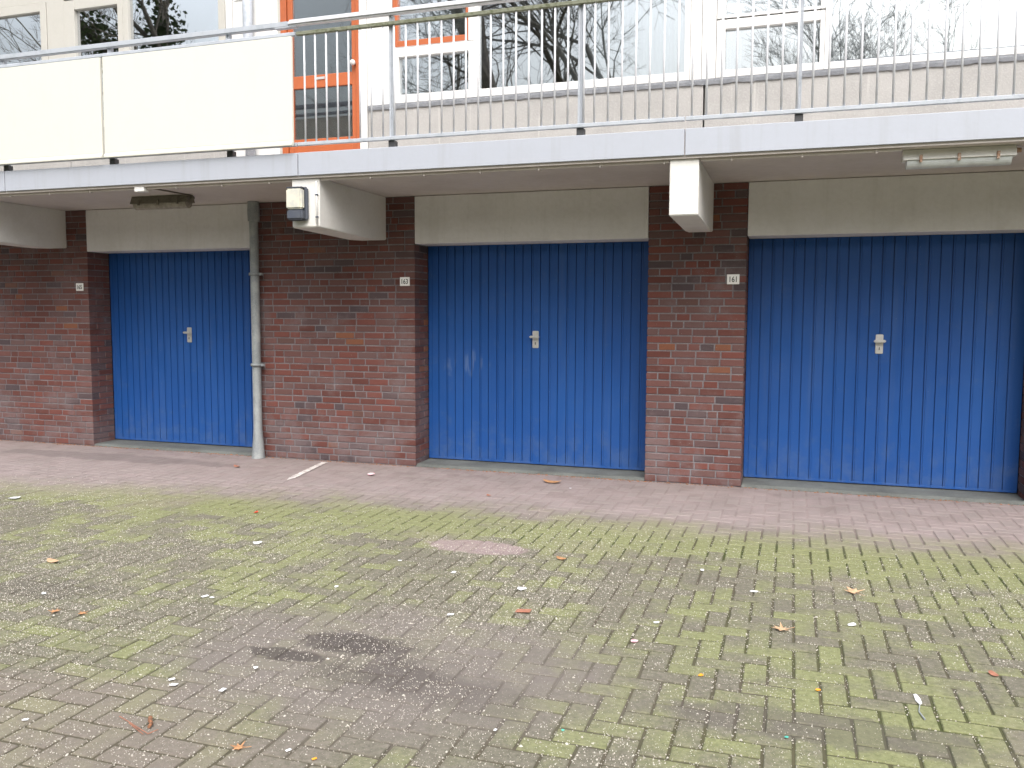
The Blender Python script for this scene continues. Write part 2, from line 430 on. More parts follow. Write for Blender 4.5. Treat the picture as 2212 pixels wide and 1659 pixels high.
for i in range(int((GX0-ox)/U), int((GX1-ox)/U)):
    for j in range(int((GY0-oy)/U), 1):
        m4 = (i-j) % 4
        X, Y_ = ox+i*U, oy+j*U
        if Y_ > GY1-.02: continue
        if m4 == 0: paver(X, X+2*U, Y_, Y_+U)
        elif m4 == 3: paver(X, X+U, Y_, Y_+2*U)
me = bpy.data.meshes.new('paving'); me.from_pydata(verts, [], faces)
ca = me.color_attributes.new('rnd', 'FLOAT_COLOR', 'POINT')
arr = np.ones((len(verts), 4), np.float32); arr[:, :3] = np.repeat(np.array(rnds), 24, axis=0); ca.data.foreach_set('color', arr.ravel())
me.materials.append(MAT['paver']); o = bpy.data.objects.new('paving', me); C.objects.link(o); tag(o, kind='structure')

# worn white line
bm = bmesh.new()
p0, p1 = Vector((-4.36, -.10)), Vector((-4.20, -1.02)); d = (p1-p0).normalized(); n_ = Vector((-d.y, d.x))
prev = None
for k in range(47):
    q = p0+(p1-p0)*k/46; wd = .030+.012*mnoise.noise((k*.6, 0, 0)); fade = 1 if k < 40 else (47-k)/7
    a, b = q+n_*wd*fade, q-n_*wd*fade
    cur = (bm.verts.new((a.x, a.y, .0052)), bm.verts.new((b.x, b.y, .0052)))
    if prev: bm.faces.new((prev[0], cur[0], cur[1], prev[1]))
    prev = cur
tag(obj('painted_line', bm, 'chalk'), kind='structure')

# ------------------------------------------------------------------ building
bld = empty('apartment_building', (0, 0, 0), 'apartment block with brick piers, blue garage doors and an open gallery above', 'building')

def brick_pier(x0, x1, jl=True, jr=True):
    bmM = bmesh.new(); H = S-.001
    box(bmM, x0+.007, x1-.007, .007, DR-.002, -.03, H)
    if x1-x0 > .3: pass
    V, F, Rn = [], [], []
    def brk(a0, a1, b0, b1, z0, z1, r):
        j = rng.normal(0, .0012, 4)
        n0 = len(V); e = .0028
        ys = b0 + abs(j[0])*.6
        pts = []
        for zz, ez in ((z0, e), (z1, e)):
            pass
        # chamfered box: outer ring profile in x/z repeated over depth
        for (yy, ex) in ((ys, e), (ys+e, 0), (b1-e, 0), (b1, e)):
            for (x, z) in ((a0+ex, z0+ex), (a1-ex, z0+ex), (a1-ex, z1-ex), (a0+ex, z1-ex)):
                V.append((x+j[1]*.4, yy, z+j[2]*.5))
        for k in range(3):
            for i in range(4): F.append((n0+4*k+i, n0+4*k+(i+1)%4, n0+4*(k+1)+(i+1)%4, n0+4*(k+1)+i))
        F.append((n0, n0+3, n0+2, n0+1)); F.append((n0+12, n0+13, n0+14, n0+15))
        Rn.append(r)
    CH = S/40; m = .0055
    for c in range(40):
        z0, z1 = c*CH+m+rng.normal(0, .0006), (c+1)*CH-m+rng.normal(0, .0006)
        if z1 > S-.004: z1 = S-.004
        def rr(): return (rng.random(), rng.random(), rng.random())
        lw = .21 if c % 2 else .10; rw = .21 if (c+(int(x0*10) % 2)) % 2 else .10
        x = x0
        ends = []
        xs = [x0]
        x += lw; xs.append(x)
        if rng.random() < .6: x += rng.choice([.105, .15, .175, .12]); xs.append(x)
        while x < x1-.34:
            x += rng.choice([.21, .213, .205, .105, .19, .17, .12])
            xs.append(x)
        rem = x1-x
        if rem > .245: xs.append(x+rem-(.105 if rng.random() < .5 else min(.21, rem-.08)))
        xs.append(x1)
        for k in range(len(xs)-1):
            a0 = xs[k]+(0 if k == 0 else .006); a1 = xs[k+1]-(0 if k == len(xs)-2 else .006)
            if a1-a0 < .03: continue
            dpt = (.10 if c % 2 else .21) if (k == 0 and jl) else ((.10 if c % 2 == 0 else .21) if (k == len(xs)-2 and jr) else .06)
            brk(a0, a1, 0, dpt, z0, z1, rr())
            if (k == 0 and jl): brk(x0, x0+.09, dpt+.011, DR-.004, z0, z1, rr())
            if (k == len(xs)-2 and jr): brk(x1-.09, x1, dpt+.011, DR-.004, z0, z1, rr())
    p = obj('brick_pier', bmM, 'mortar', bld)
    p['label'] = 'grey mortar joints of the pier'
    del p['label']
    me = bpy.data.meshes.new('bricks'); me.from_pydata(V, [], F)
    ca = me.color_attributes.new('rnd', 'FLOAT_COLOR', 'POINT'); arr = np.ones((len(V), 4), np.float32)
    arr[:, :3] = np.repeat(np.array(Rn), 16, axis=0); ca.data.foreach_set('color', arr.ravel())
    me.materials.append(MAT['brick'])
    # join mortar core into the same mesh so that a pier is one part
    mm = p.data; bmj = bmesh.new(); bmj.from_mesh(me)
    n_b = len(bmj.faces); bmj.from_mesh(mm)
    bmj.faces.ensure_lookup_table()
    for f in bmj.faces[n_b:]: f.material_index = 1
    bmj.to_mesh(me); bmj.free(); me.materials.append(MAT['mortar'])
    p.data = me; bpy.data.meshes.remove(mm)
    return p
prev = X_L
for (a, b) in doors+[(X_R, None)]:
    brick_pier(prev, a); prev = b

def garage_door(x0, x1):
    ya = DR
    z0, z1 = .036, L+.004
    bm = bmesh.new()
    # cross-section: planks with V-grooves
    n = round((x1-x0-.05)/.0865); wl = (x1-x0-.05)/n
    pts = [(x0+.004, ya+.03), (x0+.004, ya), (x0+.025, ya)]
    for k in range(n):
        a = x0+.025+k*wl
        if k:
            pts += [(a-.0045, ya), (a-.0030, ya+.014), (a+.0030, ya+.014), (a+.0045, ya+.0)]
            if k % 2 and False: pass
        # slight second rib line
        if k % 2 == 0: pts += [(a+.0155, ya), (a+.017, ya+.004), (a+.0185, ya)]
    pts += [(x1-.025, ya), (x1-.004, ya), (x1-.004, ya+.03)]
    A = [bm.verts.new((x, y, z0)) for x, y in pts]; Bv = [bm.verts.new((x, y, z1)) for x, y in pts]
    for i in range(len(pts)-1): bm.faces.new((A[i], A[i+1], Bv[i+1], Bv[i]))
    bm.faces.new(A[::-1]); bm.faces.new(Bv)
    d = obj('garage_door', bm, 'door', bld)
    # folded bottom flange and thin black strip standing in for the dark gap below
    B('bottom_flange', 'door', d, (x0+.006, x1-.006, ya-.004, ya+.02, z0-.002, z0+.016), bev=.002)
    B('gap_strip', 'black', d, (x0+.006, x1-.006, ya+.002, ya+.022, z0-.010, z0-.003), bev=0)
    cx = (x0+x1)/2
    pl = bmesh.new(); box(pl, cx-.030, cx+.030, ya-.009, ya-.0005, 1.150, 1.312)
    hp = obj('handle_plate', pl, 'steel', d, .004, 2)
    hb = bmesh.new()
    tube(hb, (cx, ya-.008, 1.255), (cx, ya-.045, 1.255), .011, .010, 12)
    box(hb, cx-.047, cx+.047, ya-.058, ya-.040, 1.245, 1.268)
    obj('handle', hb, 'steel', d, .006, 2)
    kb = bmesh.new(); tube(kb, (cx, ya-.0095, 1.196), (cx, ya-.013, 1.196), .0115, n=16)
    obj('lock_cylinder', kb, 'steel', d)
    kh = bmesh.new(); box(kh, cx-.003, cx+.003, ya-.0155, ya-.0128, 1.182, 1.206)
    obj('keyhole', kh, 'black', d)
    return d
for i, (a, b) in enumerate(doors):
    d = garage_door(a, b)
    # concrete threshold
    bm = bmesh.new(); prism(bm, [(-.006, -.03), (-.002, .006), (.03, .022), (DR+.1, .026), (DR+.1, -.03)], 'x', a+.002, b-.002)
    obj('threshold', bm, 'sill', bld, .003)
    o = B('lintel', 'lintel', bld, (a+.003, b-.003, -.004, DR-.02, L, S-.004), bev=.005)
B('garage_back_wall', 'dark', bld, (X_L, X_R, DR+.12, DR+.2, -.02, S))

# gallery slab + soffit + fascia (with joints)
B('gallery_slab', 'soffit', bld, (X_L, X_R, FY+.02, .30, S, 2.755), bev=0)
fx = [X_L, -9.9, -6.9, -3.893, -.761, 2.37, 5.5, X_R]
fx = [X_L, -10.16, -7.025, -3.893, -.761, 2.37, 5.5, X_R]
for k in range(len(fx)-1):
    bm = bmesh.new(); a, b = fx[k]+.004, fx[k+1]-.004
    prism(bm, [(FY, FB), (FY, FT), (FY+.015, FT+.002), (FY+.05, FT+.002), (FY+.05, 2.757), (FY+.018, 2.757), (FY+.018, FB)], 'x', a, b)
    obj('fascia_panel', bm, 'fascia', bld, .0025)
# beams (cantilever brackets) : wall-end right edge x, front right edge x, width
for (xr, wd) in ((-11.4, .235), (-7.589, .235), (-3.72, .257), (-.663, .205), (3.2, .235)):
    bm = bmesh.new()
    prism(bm, [(-1.217, S), (-1.217, 2.183), (-1.19, 2.178), (-.42, 2.150), (-.25, 2.147), (0.0, 2.160), (0.0, S)], 'x', xr-wd, xr)
    for v in bm.verts:
        if abs(v.co.y) < .6 and v.co.z < 2.3: v.co.z += .012
    o = obj('cantilever_beam', bm, 'beamp', bld, .006, 2)

# ------------------------------------------------------------------ upper facade (plane y = 0)
YF = 0.0; FL = 2.76
shell = B('upper_core', 'roomwall', bld, (X_L, X_R, 3.2, 3.3, 2.6, 5.5), (X_L, X_L+.05, .32, 3.2, 2.6, 5.5), (X_R-.05, X_R, .32, 3.2, 2.6, 5.5), (X_L, X_R, .12, 3.3, 5.5, 5.56), (X_L, X_R, .305, 3.2, 2.60, 2.77), bev=0)
B('upper_band', 'white_frame', bld, (X_L, X_R, -.01, .12, 5.05, 5.60))
# plinth with slit joint
def plinth(a, b): return B('plinth_wall', 'plinth', bld, (a, b, .0, .11, FL, 3.40), bev=.004)
for a, b in ((X_L, -10.0), (-9.99, -7.50), (-7.49, -4.93), (-3.90, -.770), (-.755, 2.42), (2.43, 5.0), (5.01, X_R)): plinth(a, b)
def flashing(a, b):
    bm = bmesh.new(); n = int((b-a)/.02); top = []; 
    A, Bt, Cc, D = [], [], [], []
    for i in range(n+1):
        x = a+(b-a)*i/n; k = .008*mnoise.noise((x*9, 0, 2)) + .006*mnoise.noise((x*31, 0, 5))
        A.append(bm.verts.new((x, -.012, 3.392+k))); Bt.append(bm.verts.new((x, -.016+.004*mnoise.noise((x*20, 1, 1)), 3.42)))
        Cc.append(bm.verts.new((x, -.013, 3.438))); D.append(bm.verts.new((x, .02, 3.438)))
    for i in range(n):
        for P, Q in ((A, Bt), (Bt, Cc), (Cc, D)): bm.faces.new((P[i], P[i+1], Q[i+1], Q[i]))
    return obj('lead_flashing', bm, 'slate', bld)
for a, b in ((X_L, -5.48), (-3.895, 5.0), (5.02, X_R)): flashing(a, b)

def window(x0, x1, z0, z1, fl, fr_, fb, ft, glass='glass', frame='white_frame', curtain=None, sash=None, dep=.055, label=None, y=.0):
    """outer rect; frame members left/right/bottom/top widths"""
    fr = B('window', frame, bld, (x0, x0+fl, y-.012, y+dep, z0, z1), (x1-fr_, x1, y-.012, y+dep, z0, z1),
           (x0+fl, x1-fr_, y-.010, y+dep, z0, z0+fb), (x0+fl, x1-fr_, y-.010, y+dep, z1-ft, z1), bev=.003, label=label)
    ax, bx, az, bz = x0+fl, x1-fr_, z0+fb, z1-ft
    if sash:
        s = .05
        B('sash', sash, fr, (ax+.002, ax+s, y-.004, y+.045, az+.002, bz-.002), (bx-.03, bx-.002, y-.004, y+.045, az+.002, bz-.002),
          (ax+s, bx-.03, y-.003, y+.045, az+.002, az+s+.006), (ax+s, bx-.03, y-.003, y+.045, bz-s, bz-.002), bev=.003)
        ax += s; bx -= .03; az += s+.006; bz -= s
    B('glass', glass, fr, (ax+.001, bx-.001, y+.030, y+.036, az+.001, bz-.001), bev=0)
    if curtain:
        bm = bmesh.new(); c0, c1, n = ax-.01, bx+.01, max(8, int((bx-ax)*60))
        c0 = ax+(bx-ax)*curtain[0]; c1 = ax+(bx-ax)*curtain[1]
        for i in range(n):
            pass
        T = []; 
        for i in range(n+1):
            x = c0+(c1-c0)*i/n; yy = .17+.018*math.sin(x*62)+.01*math.sin(x*23+1)
            T.append((bm.verts.new((x, yy, az-.05)), bm.verts.new((x, yy*.9+.01, bz+.05))))
        for i in range(n): bm.faces.new((T[i][0], T[i+1][0], T[i+1][1], T[i][1])).smooth = True
        obj('net_curtain', bm, 'curtain', fr)
    return fr
# left group
window(-9.2, -7.745, 3.44, 4.80, .08, .085, .07, .09, glass='glass_left', frame='grey_frame', curtain=(0, .8))
B('wall_panel', 'grey_frame', bld, (-7.742, -7.505, -.004, .05, 3.40, 5.05))
window(-7.50, -6.732, 3.44, 4.78, .135, .065, .07, .10, glass='glass_left', frame='grey_frame', curtain=None)
window(-6.730, -5.475, 3.44, 5.05, .065, .08, .07, .08, glass='glass_left', frame='grey_frame')
B('wall_panel', 'grey_frame', bld, (X_L, -9.203, -.004, .05, 3.40, 5.05))
B('wall_panel', 'white_frame', bld, (-5.472, -5.392, -.004, .05, 2.77, 5.05), bev=.002)
B('wall_panel', 'white_frame', bld, (-5.388, -4.945, -.002, .05, 2.77, 5.05), bev=.002)
B('wall_panel', 'white_frame', bld, (-4.941, -4.872, -.004, .05, 2.77, 5.05), bev=.002)
B('wall_band', 'grey_frame', bld, (-9.2, -6.732, -.003, .05, 4.803, 5.05), bev=.002)
B('door_post', 'grey_frame', bld, (-4.870, -4.842, -.008, .06, 2.77, 5.05), bev=.002)
# entrance door
ed = B('entrance_door', 'orange', bld, (-4.84, -4.775, -.012, .07, 2.79, 5.03), (-4.019, -3.985, -.012, .07, 2.79, 5.03), (-4.775, -4.019, -.012, .07, 4.95, 5.03),
       (-4.90, -3.985, -.03, .09, 2.762, 2.785), bev=.003, label='orange framed entrance door with dark glass')
B('door_leaf', 'orange', ed, (-4.770, -4.715, .004, .05, 2.80, 4.94), (-4.072, -4.024, .004, .05, 2.80, 4.94), (-4.715, -4.072, .005, .05, 2.80, 3.170),
  (-4.715, -4.072, .005, .05, 3.655, 3.775), (-4.715, -4.072, .005, .05, 4.86, 4.94), bev=.004)
B('glass', 'glass_lo', ed, (-4.714, -4.073, .024, .030, 3.171, 3.654), bev=0)
B('glass', 'glass_lo', ed, (-4.714, -4.073, .024, .030, 3.776, 4.859), bev=0)
B('letter_slot', 'steel', ed, (-4.465, -4.365, -.002, .004, 3.728, 3.752), bev=.002)
bm = bmesh.new(); tube(bm, (-4.038, .004, 3.845), (-4.038, -.03, 3.845), .012, n=12); bmesh.ops.create_uvsphere(bm, u_segments=16, v_segments=10, radius=.026, matrix=Matrix.Translation((-4.038, -.042, 3.845)))
obj('door_knob', bm, 'white_frame', ed)
# post and white panels right of the door
B('door_post', 'white_frame', bld, (-3.982, -3.905, -.014, .06, 2.77, 5.05), bev=.003)
B('wall_panel', 'white_frame', bld, (-3.902, -3.662, -.004, .05, 3.44, 5.05), bev=.002)
# middle group
window(-3.660, -2.83, 3.44, 3.945, .085, .045, .075, .085, glass='glass', curtain=(.0, .12))
window(-3.658, -2.83, 3.948, 5.05, .02, .045, .004, .02, glass='glass_hi', sash='orange', curtain=(.2, 1), label='window with orange sash')
window(-2.828, -.885, 3.44, 5.05, .05, .045, .07, .05, glass='glass', curtain=(.55, 1))
B('wall_panel', 'white_frame', bld, (-.882, -.790, -.004, .05, 3.44, 5.05), bev=.002)
B('wall_panel', 'white_frame', bld, (-.786, -.672, -.006, .05, 3.44, 5.05), bev=.002)
window(-.668, .178, 3.44, 3.905, .07, .035, .06, .075, glass='glass_hi', curtain=(0, 1))
window(-.668, .178, 3.916, 5.05, .07, .035, .025, .05, glass='glass_hi', curtain=(0, 1))
B('rubber_gasket', 'black', bld, (-.60, .14, .0, .03, 3.906, 3.915), bev=0)
window(.180, 2.45, 3.44, 5.05, .035, .05, .055, .05, glass='glass_hi', curtain=(0, 1))
B('wall_panel', 'white_frame', bld, (2.452, 2.80, -.004, .05, 3.44, 5.05), bev=.002)
window(2.803, 4.95, 3.44, 5.05, .05, .05, .06, .05, glass='glass_hi', curtain=(0, .6))
B('wall_panel', 'white_frame', bld, (4.953, X_R, -.004, .05, 3.44, 5.05), bev=.002)

# ------------------------------------------------------------------ downpipe
dp = empty('downpipe', (-5.137, -.085, 0), 'weathered grey zinc downpipe at the right edge of the leftmost blue garage door', 'downpipe')
bm = bmesh.new(); px, py = -5.137, -.085
zs = [(0, .068), (.12, .058), (.30, .044), (2.38, .044), (2.385, .057), (2.47, .060), (2.50, .060), (S-.002, .055)]
for (za, ra), (zb, rb) in zip(zs, zs[1:]): tube(bm, (px, py, za), (px, py, zb), ra, rb, 24, cap=False)
for f in bm.faces: f.smooth = True
obj('pipe', bm, 'zincpipe', dp)
for z in (1.86, .95):
    bm = bmesh.new(); tube(bm, (px, py, z-.013), (px, py, z+.013), .0585, n=24)
    box(bm, px+.055, px+.085, py-.012, py+.012, z-.012, z+.012); tube(bm, (px+.07, py, z), (px+.02, .0, z), .006, n=8)
    obj('bracket', bm, 'zincpipe', dp)
up_ = bmesh.new(); tube(up_, (-5.165, -.075, 2.76), (-5.165, -.075, 5.5), .047, n=24)
obj('upper_pipe', up_, 'galv', dp)
for z in (3.3, 4.9):
    bpm = bmesh.new(); tube(bpm, (-5.165, -.075, z-.015), (-5.165, -.075, z+.015), .052, n=24); tube(bpm, (-5.165, -.07, z), (-5.165, -.0, z), .006, n=8)
    obj('bracket', bpm, 'galv', dp)


# ------------------------------------------------------------------ number plates
def numplate(x, z, txt, w_=.102, h_=.083, label='', y=-.003, digits=True, dh=.046):
    t = empty('number_plate', (x, y, z), label, 'house number')
    bm = bmesh.new(); box(bm, x-w_/2, x+w_/2, y-.004, y, z-h_/2, z+h_/2); obj('plate', bm, 'plate', t, .0015)
    cu = bpy.data.curves.new('txt', 'FONT'); cu.body = txt; cu.size = dh*1.42; cu.align_x = 'CENTER'; cu.align_y = 'CENTER'; cu.extrude = .0006
    cu.offset = .0009
    to = bpy.data.objects.new('txt', cu); C.objects.link(to)
    bpy.context.view_layer.update()
    me = bpy.data.meshes.new_from_object(to.evaluated_get(bpy.context.evaluated_depsgraph_get()))
    bpy.data.objects.remove(to); me.name = 'numerals'
    co = [v.co.copy() for v in me.vertices]
    mx = (max(c.x for c in co)+min(c.x for c in co))/2; my = (max(c.y for c in co)+min(c.y for c in co))/2
    for v, c in zip(me.vertices, co): v.co = Vector(((c.x-mx)*.80, -.0052-c.z, c.y-my))
    me.materials.clear(); me.materials.append(MAT['ink'])
    o = bpy.data.objects.new('numerals', me); C.objects.link(o); o.parent = t
numplate(-.487, 1.771, '161', label='white house number plate reading 161 on the narrow brick pier')
numplate(-3.526, 1.777, '163', label='white house number plate reading 163 on the wide brick pier')
numplate(-7.430, 1.748, '165', label='white house number plate reading 165 on the far left pier')
numplate(-5.29, 4.62, '171', w_=.15, h_=.12, y=-.006, dh=.07, label='number plate on the white wall panel left of the upper grey pipe')

# ------------------------------------------------------------------ railing
ry = -1.245
rail = empty('gallery_railing', (-3.0, ry, 2.78), 'galvanised gallery railing with thin balusters and cream panels at its left end', 'railing')
bm = bmesh.new()
def hrail(x0, x1, y0, y1, z0, z1): box(bm, x0, x1, y0, y1, z0, z1)
hrail(-10.9, -3.975, ry+.0, ry+.048, 3.795, 3.840); obj('handrail', bm, 'galv', rail, .006, 2)
bm = bmesh.new(); hrail(-3.970, -.765, ry-.012, ry+.052, 3.800, 3.846); obj('handrail', bm, 'galv_w', rail, .012, 2)
bm = bmesh.new(); hrail(-.760, 6.9, ry-.012, ry+.052, 3.800, 3.846); obj('handrail', bm, 'galv_w', rail, .012, 2)
bm = bmesh.new(); hrail(-4.10, -3.90, ry+.002, ry+.05, 3.788, 3.80); obj('rail_joint', bm, 'galv', rail, .002)
for a, b, mt in ((-10.9, -3.905, 'galv'), (-3.895, -.766, 'mossrail'), (-.758, 6.9, 'galv')):
    bm = bmesh.new(); hrail(a, b, ry-.008, ry+.024, 3.716, 3.746); o = obj('top_rail', bm, mt, rail, .004)
    if mt == 'mossrail': o['label'] = 'mossy dark top rail'
for a, b in ((-10.9, -3.905), (-3.895, -.766), (-.758, 6.9)):
    bm = bmesh.new(); hrail(a, b, ry-.008, ry+.024, 2.838, 2.866); obj('bottom_rail', bm, 'galv', rail, .003)
for x in (-10.1, -8.57, -7.03, -5.800, -4.566, -3.056, -1.527, 0.0, 1.528, 3.056, 4.584, 6.1):
    bm = bmesh.new(); box(bm, x-.024, x-.006, ry+.026, ry+.066, 2.79, 3.80); box(bm, x+.006, x+.012, ry+.026, ry+.066, 2.79, 3.80)
    box(bm, x-.0055, x+.0055, ry+.030, ry+.062, 2.80, 3.79)
    p = obj('post', bm, 'galv', rail, .002)
    B('foot', 'darkmetal', p, (x-.028, x+.028, ry+.012, ry+.07, FT-.002, 2.837), bev=.003)
x = -3.827+.0
k = 0
xs_b = []
x = -3.828
while x < 2.2: xs_b.append(x); x += .1003
for x in xs_b:
    if min(abs(x-p) for p in (-3.056, -1.527, 0.0, 1.528)) < .012: x += .02
    bm = bmesh.new(); tube(bm, (x, ry+.008, 2.864), (x, ry+.008, 3.718), .0078, n=8)
    obj('baluster', bm, 'galv_w', rail)
bm = bmesh.new()
x = 2.3
while x < 6.8: tube(bm, (x, ry+.008, 2.864), (x, ry+.008, 3.718), .0078, n=8); x += .1003
o = obj('baluster', bm, 'galv_w', rail); o['kind'] = 'stuff'
# cream privacy panels with folded lower lip
def ppanel(x0, x1):
    bm = bmesh.new(); y = ry-.050
    prism(bm, [(y, 3.700), (y-.004, 2.880), (y-.002, 2.872), (y-.020, 2.850), (y-.020, 2.832), (y+.010, 2.832), (y+.022, 2.85), (y+.024, 3.700)], 'x', x0, x1)
    return obj('cladding_panel', bm, 'cream', rail, .002)
ppanel(-5.812, -3.912); ppanel(-7.78, -5.838); ppanel(-9.75, -7.806)

# ------------------------------------------------------------------ conduit under the gallery edge with clips
cn = empty('cable_conduit', (-3.8, -1.19, 2.57), 'thin grey cable conduit clipped under the front edge of the gallery', 'conduit')
bm = bmesh.new(); box(bm, -10, -3.985, -1.205, -1.180, 2.558, S-.0005); box(bm, -3.715, -.875, -1.205, -1.18, 2.558, S-.0005); box(bm, -.655, .655, -1.205, -1.18, 2.558, S-.0005)
obj('conduit', bm, 'soffit', cn, .003)
x = -8.9
while x < .6:
    if not any(a < x < b for a, b in ((-5.62, -5.42), (-4.0, -3.7), (-.89, -.64))):
        B('clip', 'soffit', cn, (x-.006, x+.006, -1.212, -1.174, 2.550, S-.0003), bev=.002)
    x += .47
jb = bmesh.new(); box(jb, -5.565, -5.462, -1.235, -1.165, 2.535, S-.0005)
t = tag(obj('junction_box', jb, 'white_frame', None, .004, 1, origin=(-5.5, -1.2, 2.577)), 'small white junction box under the gallery edge above the dirty tube light', 'junction box')

# ------------------------------------------------------------------ ceiling tube lights
def tube_light(x0, x1, y, ztop, mats, label, rusty):
    t = empty('tube_light', ((x0+x1)/2, y, ztop), label, 'ceiling light')
    bm = bmesh.new(); prism(bm, [(y-.035, ztop), (y-.060, ztop-.062), (y-.066, ztop-.070), (y+.066, ztop-.070), (y+.060, ztop-.062), (y+.035, ztop)], 'x', x0, x1)
    obj('housing', bm, mats[0], t, .002)
    bm = bmesh.new(); n = 12
    pts = [(y+.052*math.cos(math.pi+math.pi*i/n), ztop-.0715+.052*math.sin(math.pi+math.pi*i/n)) for i in range(n+1)]
    prism(bm, pts, 'x', x0+.025, x1-.025)
    obj('diffuser', bm, mats[1], t)
    for q in (.16, .5, .84):
        xx = x0+(x1-x0)*q
        B('clip', mats[2], t, (xx-.009, xx+.009, y-.072, y-.055, ztop-.088, ztop-.040), bev=.002)
    bm = bmesh.new(); tube(bm, (x1-.002, y, ztop-.03), (x1+.035, y, ztop-.03), .016, n=12); obj('cable_gland', bm, mats[0] if not rusty else 'rust', t)
    return t
tube_light(.672, 1.345, -1.085, S-.001, ('white', 'tube', 'rust'), 'white tube light with rusty clips under the gallery above the right garage door', True)
t = tube_light(-6.06, -5.41, -.68, S-.001, ('oldlamp', 'oldtube', 'oldlamp'), 'grimy brown tube light under the gallery above the left garage door', False)
bm = bmesh.new(); tube(bm, (-5.44, -1.175, 2.571), (-5.40, -.70, 2.570), .007, n=8); obj('cable', bm, 'oldlamp', t)

# ------------------------------------------------------------------ wall lamp on beam end
x0, x1, yb = -3.975, -3.812, -1.219
wl = empty('wall_lamp', ((x0+x1)/2, yb, 2.22), 'charcoal wall lamp with cream diffuser on the end of the white beam', 'lamp')
bm = bmesh.new(); box(bm, x0, x1, yb-.045, yb, 2.232, 2.505); obj('housing', bm, 'lampgrey', wl, .014, 3)
bm = bmesh.new(); box(bm, x0+.006, x1-.012, yb-.100, yb-.046, 2.236, 2.318); obj('lower_cover', bm, 'lampgrey', wl, .012, 3)
bm = bmesh.new(); box(bm, x0+.004, x1-.014, yb-.105, yb-.046, 2.322, 2.488); obj('diffuser', bm, 'diffuser', wl, .012, 3)
bm = bmesh.new(); box(bm, x0+.006, x1-.012, yb-.100, yb-.046, 2.489, 2.500); obj('top_cap', bm, 'lampgrey', wl, .004, 2)
lc = empty('lamp_cable', (-3.745, yb, 2.2), 'white cable duct beside the charcoal wall lamp on the beam end', 'cable')
bm = bmesh.new(); tube(bm, (-3.738, yb-.009, 2.20), (-3.738, yb-.009, 2.55), .008, n=10); obj('duct', bm, 'white_frame', lc)
for z in (2.26, 2.44): B('clip', 'lampgrey', lc, (-3.750, -3.726, yb-.019, yb-.0005, z-.006, z+.006), bev=.002)

# ------------------------------------------------------------------ grit (nobody could count it)
N = 150000
X = rng.uniform(-9.5, 4.0, N*2); Yy = rng.uniform(-6.2, -1.25, N*2)
# keep density: patchy, thinner towards the drip line and far left
dens = np.array([0.7+0.6*mnoise.noise((x*1.1, y*1.1, 9)) for x, y in zip(X, Yy)])
edge = np.clip((-1.45-Yy)/1.0, 0.02, 1); far = np.clip((X+8.5)/4.5, .25, 1)
keep = rng.random(len(X)) < np.clip(dens, .12, 1.1)*edge*far
X, Yy = X[keep][:N], Yy[keep][:N]; n = len(X)
sz = np.exp(rng.normal(math.log(.0017), .36, n)); sz = np.clip(sz, .001, .0060)
V = np.zeros((n, 5, 3)); th = rng.uniform(0, 6.28, n)
for k in range(4):
    a = th+k*math.pi/2+rng.normal(0, .25, n); r_ = sz*rng.uniform(.7, 1.5, n)*(1.35 if k % 2 == 0 else .8)
    V[:, k, 0] = X+r_*np.cos(a); V[:, k, 1] = Yy+r_*np.sin(a); V[:, k, 2] = -.001
V[:, 4, 0] = X; V[:, 4, 1] = Yy; V[:, 4, 2] = .0010+sz*.9
idx = np.arange(n)[:, None]*5
F = np.concatenate([idx+np.array([[a, b, 4]]) for a, b in ((0, 1), (1, 2), (2, 3), (3, 0))]).tolist()
me = bpy.data.meshes.new('grit'); me.from_pydata(V.reshape(-1, 3).tolist(), [], F); me.materials.append(MAT['grit'])
o = bpy.data.objects.new('grit', me); C.objects.link(o); tag(o, 'pale grit and crumbs scattered over the mossy paving', 'grit', kind='stuff')

V, F = [], []
for k in range(5200):
    x = rng.uniform(-12, 4.5); inside = any(a < x < b for a, b in doors)
    dens_ = .5+.5*mnoise.noise((x*1.7, 3, 3))
    if rng.random() > dens_: continue
    y = -.014-abs(rng.normal(0, .022)); s_ = float(np.clip(math.exp(rng.normal(math.log(.004), .5)), .0015, .014)); a_ = rng.uniform(0, 6.28); n0 = len(V)
    for q in range(4): V.append((x+s_*math.cos(a_+q*1.57)*(1.5 if q % 2 else .7), y+s_*math.sin(a_+q*1.57)*(1.5 if q % 2 else .7), 0))
    V.append((x, y, .002+s_*.7)); F += [(n0, n0+1, n0+4), (n0+1, n0+2, n0+4), (n0+2, n0+3, n0+4), (n0+3, n0, n0+4)]
me = bpy.data.meshes.new('debris'); me.from_pydata(V, [], F); me.materials.append(MAT['twigm'])
o = bpy.data.objects.new('debris', me); C.objects.link(o); tag(o, 'brown crumbs of leaves and soil along the foot of the wall', 'debris', kind='stuff')

